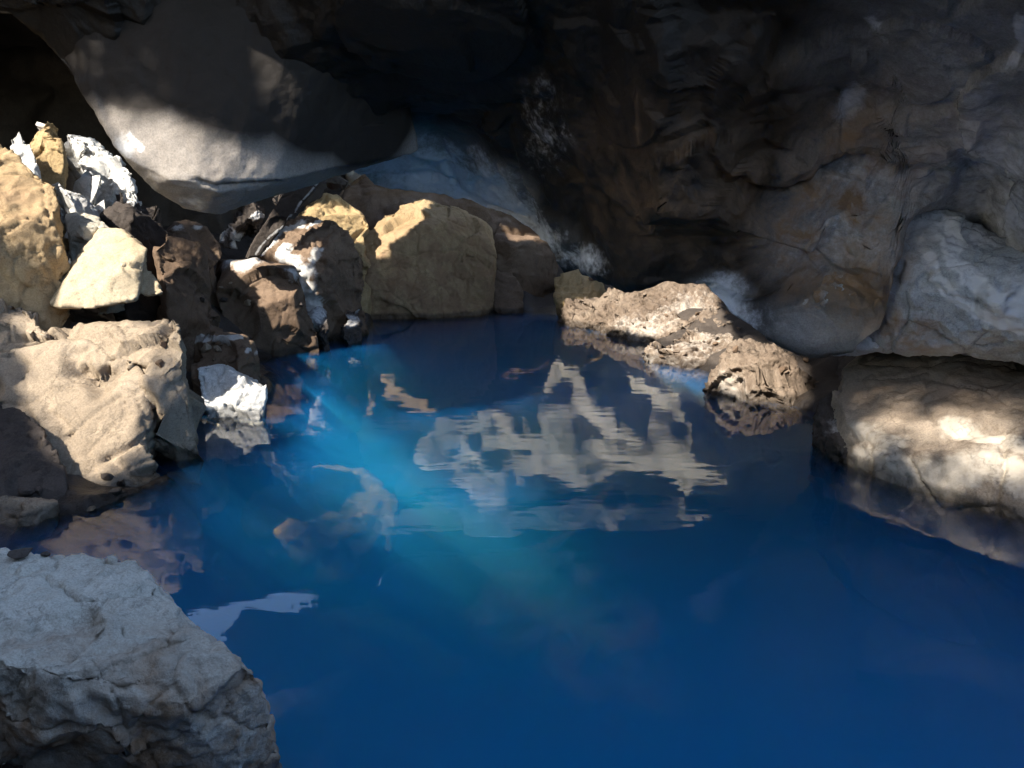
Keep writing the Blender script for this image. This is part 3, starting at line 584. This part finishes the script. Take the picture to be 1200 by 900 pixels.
ce = finish('cave_ceiling', me, M['ceil'], True, dict(deposit=dv, stain_shade=sv, bare_lit=bv))
ce['kind'] = 'structure'

# ------------------------------------------------------------------ water
def water_mat():
    m = bpy.data.materials.new('pool_water'); m.use_nodes = True; nt = m.node_tree; L = nt.links.new; nt.nodes.clear()
    out = N(nt, 'ShaderNodeOutputMaterial')
    gl = N(nt, 'ShaderNodeBsdfGlossy'); gl.inputs['Roughness'].default_value = .015
    tr = N(nt, 'ShaderNodeBsdfTransparent'); mx = N(nt, 'ShaderNodeMixShader'); fr = N(nt, 'ShaderNodeFresnel'); fr.inputs['IOR'].default_value = 1.33
    L(fr.outputs[0], mx.inputs[0]); L(tr.outputs[0], mx.inputs[1]); L(gl.outputs[0], mx.inputs[2]); L(mx.outputs[0], out.inputs['Surface'])
    geo = N(nt, 'ShaderNodeNewGeometry')
    n1 = N(nt, 'ShaderNodeTexNoise'); n1.inputs['Scale'].default_value = 2.2; n1.inputs['Detail'].default_value = 2
    n2 = N(nt, 'ShaderNodeTexNoise'); n2.inputs['Scale'].default_value = 9; n2.inputs['Detail'].default_value = 2
    mp = N(nt, 'ShaderNodeVectorMath', operation='MULTIPLY'); mp.inputs[1].default_value = (.6, 1.6, 1); L(geo.outputs['Position'], mp.inputs[0])
    L(mp.outputs[0], n1.inputs['Vector']); L(mp.outputs[0], n2.inputs['Vector'])
    b1 = N(nt, 'ShaderNodeBump'); b1.inputs['Strength'].default_value = .02; b1.inputs['Distance'].default_value = .1; L(n1.outputs[0], b1.inputs['Height'])
    b2 = N(nt, 'ShaderNodeBump'); b2.inputs['Strength'].default_value = .009; b2.inputs['Distance'].default_value = .03; L(n2.outputs[0], b2.inputs['Height']); L(b1.outputs[0], b2.inputs['Normal'])
    L(b2.outputs[0], gl.inputs['Normal']); L(b2.outputs[0], fr.inputs['Normal'])
    ab = N(nt, 'ShaderNodeVolumeAbsorption'); ab.inputs['Color'].default_value = (.0, .50, .96, 1); ab.inputs['Density'].default_value = .55
    vs = N(nt, 'ShaderNodeVolumeScatter'); vs.inputs['Color'].default_value = (.02, .36, 1.0, 1); vs.inputs['Density'].default_value = 1.3; vs.inputs['Anisotropy'].default_value = 0
    ad = N(nt, 'ShaderNodeAddShader'); L(ab.outputs[0], ad.inputs[0]); L(vs.outputs[0], ad.inputs[1]); L(ad.outputs[0], out.inputs['Volume'])
    return m
x0, x1, y0, y1, zb = -10.8, 10.8, -6.8, 14.5, -4.0
wv = [(x0, y0, 0), (x1, y0, 0), (x1, y1, 0), (x0, y1, 0), (x0, y0, zb), (x1, y0, zb), (x1, y1, zb), (x0, y1, zb)]
wa = link('water', wv, [(0, 1, 2, 3), (7, 6, 5, 4), (0, 4, 5, 1), (1, 5, 6, 2), (2, 6, 7, 3), (3, 7, 4, 0)], water_mat(), smooth=False)
wa['kind'] = 'structure'

# ------------------------------------------------------------------ sun
AZ, EL = math.radians(224), math.radians(46)          # where the sun stands: behind the viewer's left shoulder
S = np.array([math.sin(AZ) * math.cos(EL), math.cos(AZ) * math.cos(EL), math.sin(EL)])
sun = bpy.data.lights.new('sun', 'SUN'); sun.energy = 2.1; sun.angle = math.radians(.8); sun.color = (1.0, .93, .82)
so_ = bpy.data.objects.new('sun', sun); col.objects.link(so_); so_.rotation_euler = Vector(S).to_track_quat('Z', 'Y').to_euler()

# ------------------------------------------------------------------ rubble resting among the boulders
bpy.context.view_layer.update()
def chip(seed, mat):
    r = np.random.default_rng(seed); bm = bmesh.new()
    for k in range(13):
        d_ = r.normal(size=3); d_ /= np.linalg.norm(d_); bm.verts.new(tuple(d_ * np.array([1, .75, .55]) * r.uniform(.8, 1.1)))
    bmesh.ops.convex_hull(bm, input=bm.verts); bmesh.ops.delete(bm, geom=[x for x in bm.verts if not x.link_faces], context='VERTS')
    bmesh.ops.bevel(bm, geom=bm.edges[:], offset=.05, segments=1, affect='EDGES')
    me_ = bpy.data.meshes.new('stone'); bm.to_mesh(me_); bm.free(); me_.materials.append(M[mat]); return me_
CH = {m_: [chip(100 + k, m_) for k in range(4)] for m_ in ('tan', 'brown', 'dark', 'rough')}
dg_ = bpy.context.evaluated_depsgraph_get(); rr = np.random.default_rng(21)
def scatter(n_, box, mats, szs, lab, grp, zmin):
    k = tries = 0
    while k < n_ and tries < n_ * 60:
        tries += 1
        px, py = rr.uniform(box[0], box[2]), rr.uniform(box[1], box[3])
        hit, loc, nn, i_, ob, mm = sc.ray_cast(dg_, Vector((0, 0, CAM_H)), Vector(ray(px, py)).normalized())
        if not hit or ob.name.startswith(('cave', 'ceiling', 'rock_slab', 'rock_over', 'water', 'stone')) or nn.z < .35 or loc.z < zmin: continue
        sz = rr.uniform(*szs) * (1 + .06 * loc.y)
        o_ = bpy.data.objects.new('stone', CH[mats[rr.integers(len(mats))]][rr.integers(4)]); col.objects.link(o_)
        o_.location = loc + Vector((0, 0, sz * .25)); o_.scale = (sz,) * 3; o_.rotation_euler = rr.uniform(-.5, .5, 2).tolist() + [rr.uniform(0, 6.28)]
        tag(o_, lab, 'stone', grp); k += 1
scatter(9, (-20, 560, 210, 660), ['brown', 'dark', 'tan'], (.02, .05), 'small angular stone lying at the foot of the big cracked block', 'stones at the foot of the big cracked block', .0)
scatter(14, (180, 330, 400, 430), ['tan', 'tan', 'brown', 'dark'], (.02, .06), 'small angular stone lying among the brown blocks by the water', 'rubble among the brown blocks', .0)
scatter(22, (650, 320, 1010, 500), ['rough', 'rough', 'brown'], (.018, .05), 'small rough stone lying on the right bank rocks', 'rubble on the right bank rocks', .0)

# ------------------------------------------------------------------ added sun blocker out of view, holes cut for the sun patches
E1 = np.cross([0, 0, 1], S); E1 /= np.linalg.norm(E1); E2 = np.cross(S, E1)
ORG = np.array([0, 6, 1.0]) + S * 9.0
def suv(p): q = np.asarray(p) - ORG; return np.stack([q @ E1, q @ E2], -1)
GAPS = [  # outlines of the wanted sun patches, cut through blocker and roof
    [(40, 198, 6.2), (135, 198, 6.85), (132, 258, 6.6), (70, 262, 6.1)],
    [(40, 150, 7.3), (100, 195, 7.6), (135, 205, 7.6), (128, 255, 7.4), (70, 262, 7.0), (40, 215, 6.9)],
    [(50, 128, 7.5), (170, 135, 7.5), (172, 235, 7.2), (120, 258, 6.8), (60, 258, 6.4), (46, 200, 6.3)],
    [(-90, 145, 5.7), (30, 118, 6.8), (62, 160, 6.5), (66, 215, 5.5), (74, 275, 5.4), (45, 302, 5.3), (-90, 318, 5.2)],
    [(112, 262, 5.5), (165, 266, 5.5), (180, 300, 5.4), (196, 350, 5.3), (150, 366, 5.15), (62, 368, 5.05), (82, 335, 5.2), (98, 300, 5.35)],
    [(-10, 352, 5.0), (30, 345, 5.0), (60, 388, 4.95), (120, 381, 5.0), (200, 378, 4.95), (180, 440, 4.7), (186, 545, 4.4), (120, 580, 4.15), (85, 560, 4.2), (48, 480, 4.45)],
    [(112, 122, 4.78), (180, 120, 4.75), (255, 150, 4.72), (330, 163, 4.8), (440, 178, 5.3), (440, 235, 5.4), (330, 250, 4.9), (250, 262, 4.75), (190, 215, 4.7), (118, 130, 4.85)],
    [(226, 385, 6.3), (320, 390, 6.3), (318, 505, 5.7), (228, 505, 5.6)],
    [(250, 300, 8.5), (376, 300, 8.4), (380, 420, 8.3), (275, 420, 8.2), (285, 340, 8.3)],
    [(300, 285, 9.3), (340, 245, 9.6), (380, 250, 9.6), (376, 330, 9.0), (395, 392, 8.9), (350, 400, 8.6), (340, 310, 9.0)],
    [(345, 222, 11), (405, 222, 11.2), (436, 250, 11), (432, 280, 10.8), (350, 262, 10.8)],
    [(405, 300, 11.15), (448, 232, 11.9), (505, 230, 12), (494, 284, 11.35), (440, 316, 11.1)],
    [(570, 252, 12.6), (640, 270, 12.6), (626, 288, 12.4), (596, 284, 12.3)],
    [(672, 298, 11.4), (716, 322, 11.2), (712, 334, 11)],
    [(655, 355, 10.8), (720, 326, 10.7), (830, 325, 10), (850, 370, 9), (866, 395, 7.8), (930, 410, 6.7), (945, 470, 6.1), (915, 492, 5.9), (840, 470, 6.3), (750, 428, 7.7), (770, 402, 8.9), (660, 385, 10.3)],
]
GAPUV = [suv([P(*q) for q in g]) for g in GAPS]
# the sunlit upper part of the far wall, which shows only as a mirror image in the water
def M_(px, py, Y): s_ = (py - 240) / F; return np.array([(px - 600) / F * Y, Y, -CAM_H + s_ * Y])
GAPUV.append(suv([M_(*q, 13.9) for q in ((470, 540), (500, 500), (530, 470), (560, 440), (600, 425), (640, 450), (690, 430), (725, 455), (770, 425), (830, 450), (900, 510), (850, 530), (820, 585), (740, 560), (700, 590), (640, 575), (600, 600), (520, 590))]))
# dithered holes in the added blocker: part sun on buff boulder, water, right wall
SIEVE = [suv([P(*q) for q in [(1000, 445, 4.9), (1100, 440, 4.6), (1260, 450, 4.2), (1260, 660, 3.5), (1100, 610, 4.0), (1000, 575, 4.4), (960, 500, 4.7)]]),
         suv([W(*q, -.5) for q in ((180, 520), (300, 430), (460, 420), (560, 500), (700, 560), (820, 640), (700, 760), (500, 780), (280, 720), (180, 620))]),
         suv([P(*q) for q in ((1040, 110, 4.2), (1250, 60, 3.3), (1330, 330, 3.9), (1220, 410, 4.2), (1080, 405, 4.6), (980, 370, 4.9), (950, 230, 4.7))])]
us, vs_ = np.arange(-9, 7.6, .045), np.arange(-7.0, 7.5, .045)
U, V = np.meshgrid(us, vs_); nu = len(us); nv = len(vs_)
uv2 = np.stack([U.ravel(), V.ravel()], 1)
base = ORG + uv2[:, :1] * E1 + uv2[:, 1:] * E2
wob = np.stack([fbm(base / .35, 3), fbm(base / .35 + 40, 3)], 1) * .035
keep = np.ones(len(uv2), bool)
for g in GAPUV: keep &= px_poly_dist(uv2 + wob, g) > 0
sv_ = np.random.default_rng(3).random(len(base))
sieve = np.zeros(len(uv2), bool)
for g in SIEVE: sieve |= px_poly_dist(uv2 + wob, g) < 0
Z = sieve.reshape(nv, nu); Z2 = (px_poly_dist(uv2 + wob, SIEVE[1]) < 0).reshape(nv, nu); 
J_, I_ = np.indices((nv, nu)); H_ = np.random.default_rng(5).random((nv, nu)); EDGE = [np.clip(-px_poly_dist(uv2, g) / w, 0, 1).reshape(nv, nu) for g, w in zip(SIEVE, (.35, 1.1, .7))]
Z3_ = (px_poly_dist(uv2 + wob, SIEVE[2]) < 0).reshape(nv, nu)
BAY = np.array([[0, 8, 2, 10], [12, 4, 14, 6], [3, 11, 1, 9], [15, 7, 13, 5]])[J_ % 4, I_ % 4] / 16 + .03
Z1_ = (px_poly_dist(uv2 + wob, SIEVE[0]) < 0).reshape(nv, nu)
LAT = (Z2 & (BAY < EDGE[1] * .85)) | (Z1_ & (BAY < EDGE[0] * .8)) | (Z3_ & (BAY < EDGE[2] * .9))
crust = base + (fbm(base / 2.0, 4) * .35)[:, None] * S  # the blocker plate, roughened to look like rock
keep &= crust[:, 2] > -.6
K = keep.reshape(nv, nu)
Fk = [(j * nu + i, j * nu + i + 1, (j + 1) * nu + i + 1, (j + 1) * nu + i) for j in range(nv - 1) for i in range(nu - 1) if K[j, i] and K[j, i + 1] and K[j + 1, i] and K[j + 1, i + 1] and not (Z[j, i] and LAT[j, i])]
cr = link('cave_wall', crust, Fk, M['bank'])  # added plate out of view, shapes where the sun falls
sol_ = cr.modifiers.new('thick', 'SOLIDIFY'); sol_.thickness = .12
tag(cr, 'broken lava crust with gaps that let the sun into the cave, outside to the left', 'rock wall')

# ------------------------------------------------------------------ roof added over far and left parts to cut sky light, same holes
rx_, ry_ = np.meshgrid(np.arange(-12, 8.01, .06), np.arange(-3, 15.01, .06)); nx_, ny_ = rx_.shape[1], rx_.shape[0]
rb = np.stack([rx_.ravel(), ry_.ravel(), np.full(rx_.size, 3.9)], 1)
rb[:, 2] += fbm(rb / 1.8, 4) * .25
kp = np.ones(len(rb), bool); ru = suv(rb) + np.stack([fbm(rb / .35 + 7, 3), fbm(rb / .35 + 47, 3)], 1) * .03
for g in GAPUV + SIEVE: kp &= px_poly_dist(ru, g) > -.03
kp &= ~((rb[:, 1] < 5.2 + .5 * perlin(rb)) & (rb[:, 0] > -4.0 + .4 * perlin(rb + 9)))
kp = kp.reshape(ny_, nx_)
rf = [(j * nx_ + i, j * nx_ + i + 1, (j + 1) * nx_ + i + 1, (j + 1) * nx_ + i) for j in range(ny_ - 1) for i in range(nx_ - 1) if kp[j, i] and kp[j, i + 1] and kp[j + 1, i] and kp[j + 1, i + 1]]
ro = link('cave_roof_blocker', rb, rf, M['bank']); ro['kind'] = 'structure'
t_ = ro.modifiers.new('thick', 'SOLIDIFY'); t_.thickness = .1; t_.offset = 1

# ------------------------------------------------------------------ back and side walls of the cave, plus added light blockers behind the viewer
def wall(name, label, path, z0, z1, seed, mat='bank'):
    pts = []; L_ = 0
    path = [np.array(p, float) for p in path]
    seg = [np.linalg.norm(b - a) for a, b in zip(path[:-1], path[1:])]; tot = sum(seg); ns = int(tot / .07); nz = int((z1 - z0) / .07)
    cum = np.concatenate([[0], np.cumsum(seg)]); s = np.linspace(0, tot, ns)
    X = np.interp(s, cum, [p[0] for p in path]); Yy = np.interp(s, cum, [p[1] for p in path])
    zz = np.linspace(z0, z1, nz)
    vv = np.stack([np.repeat(X[None], nz, 0), np.repeat(Yy[None], nz, 0), np.repeat(zz[:, None], ns, 1)], 2).reshape(-1, 3)
    ff = [(j * ns + i, j * ns + i + 1, (j + 1) * ns + i + 1, (j + 1) * ns + i) for j in range(nz - 1) for i in range(ns - 1)]
    m_ = bpy.data.meshes.new(name); m_.from_pydata(vv.tolist(), [], ff); m_.update(); nn = normals(m_)
    vv = vv + nn * (fbm(vv / 1.2 + seed, 5) * .3)[:, None]
    w1, w2, wh = worley(vv / 1.1 + seed + (fbm(vv / .9, 2) * .3)[:, None], seed); vv = vv + nn * (((wh % 11) / 11 - .5) * .55 * np.clip((w2 - w1) * 4, 0, 1))[:, None]; setco(m_, vv)
    o = finish(name, m_, M[mat]); t = o.modifiers.new('thick', 'SOLIDIFY'); t.thickness = .25
    tag(o, label, 'rock wall'); return o
wall('cave_wall', 'dark rock wall closing the far end of the cave behind the boulders', [(-9, 2), (-10, 7), (-8.5, 12), (-6, 13.6), (-2.6, 14.6)], -2, 4.8, 12)
wall('cave_wall', 'pale jagged rock wall above the far right corner, seen mirrored in the water', [(-3.0, 14.2), (-1.2, 13.8), (2, 14.0), (6, 12.5), (7, 9)], -2, 4.8, 3, 'pale')
wall('cave_wall', 'rock wall round the mouth of the cave behind the viewer', [(3.4, 0), (2.5, -2), (-.5, -2.8)], -1, 3.1, 8)
wall('cave_wall', 'taller dark rock wall of the cave mouth behind the viewer on the left', [(-.4, -2.9), (-3, -2.5), (-5, -1)], -1, 5.0, 9)
wall('cave_wall', 'dark rock wall behind the overhang on the right side', [(7, 9), (4.6, 6.5), (3.9, 4.5), (3.6, 2.5), (3.4, 0)], -1, 2.2, 5)

# ------------------------------------------------------------------ sky
w = bpy.data.worlds.new('World'); sc.world = w; w.use_nodes = True; nt = w.node_tree
bg = nt.nodes['Background']; sk = nt.nodes.new('ShaderNodeTexSky'); sk.sky_type = 'NISHITA'; sk.sun_disc = False
sk.sun_elevation = EL; sk.sun_rotation = AZ
nt.links.new(sk.outputs[0], bg.inputs[0]); bg.inputs[1].default_value = .15

# ------------------------------------------------------------------ camera and view
cam = bpy.data.cameras.new('camera'); co = bpy.data.objects.new('camera', cam); col.objects.link(co); sc.camera = co
co.location = (0, 0, CAM_H); co.rotation_euler = (math.radians(90) - PITCH, 0, 0)
cam.sensor_width = 36; cam.lens = 36 * F / 1200; cam.clip_start = .05; cam.clip_end = 500
vsx = sc.view_settings; vsx.view_transform = 'Standard'; vsx.look = 'None'; vsx.gamma = 1; vsx.use_curve_mapping = False
vsx.exposure = 2.55
sc.cycles.max_bounces = 8; sc.cycles.diffuse_bounces = 5; sc.cycles.glossy_bounces = 3; sc.cycles.transparent_max_bounces = 12; sc.cycles.volume_bounces = 2
sc.cycles.use_denoising = True; sc.cycles.caustics_reflective = False; sc.cycles.caustics_refractive = False
sc.cycles.sample_clamp_indirect = 4
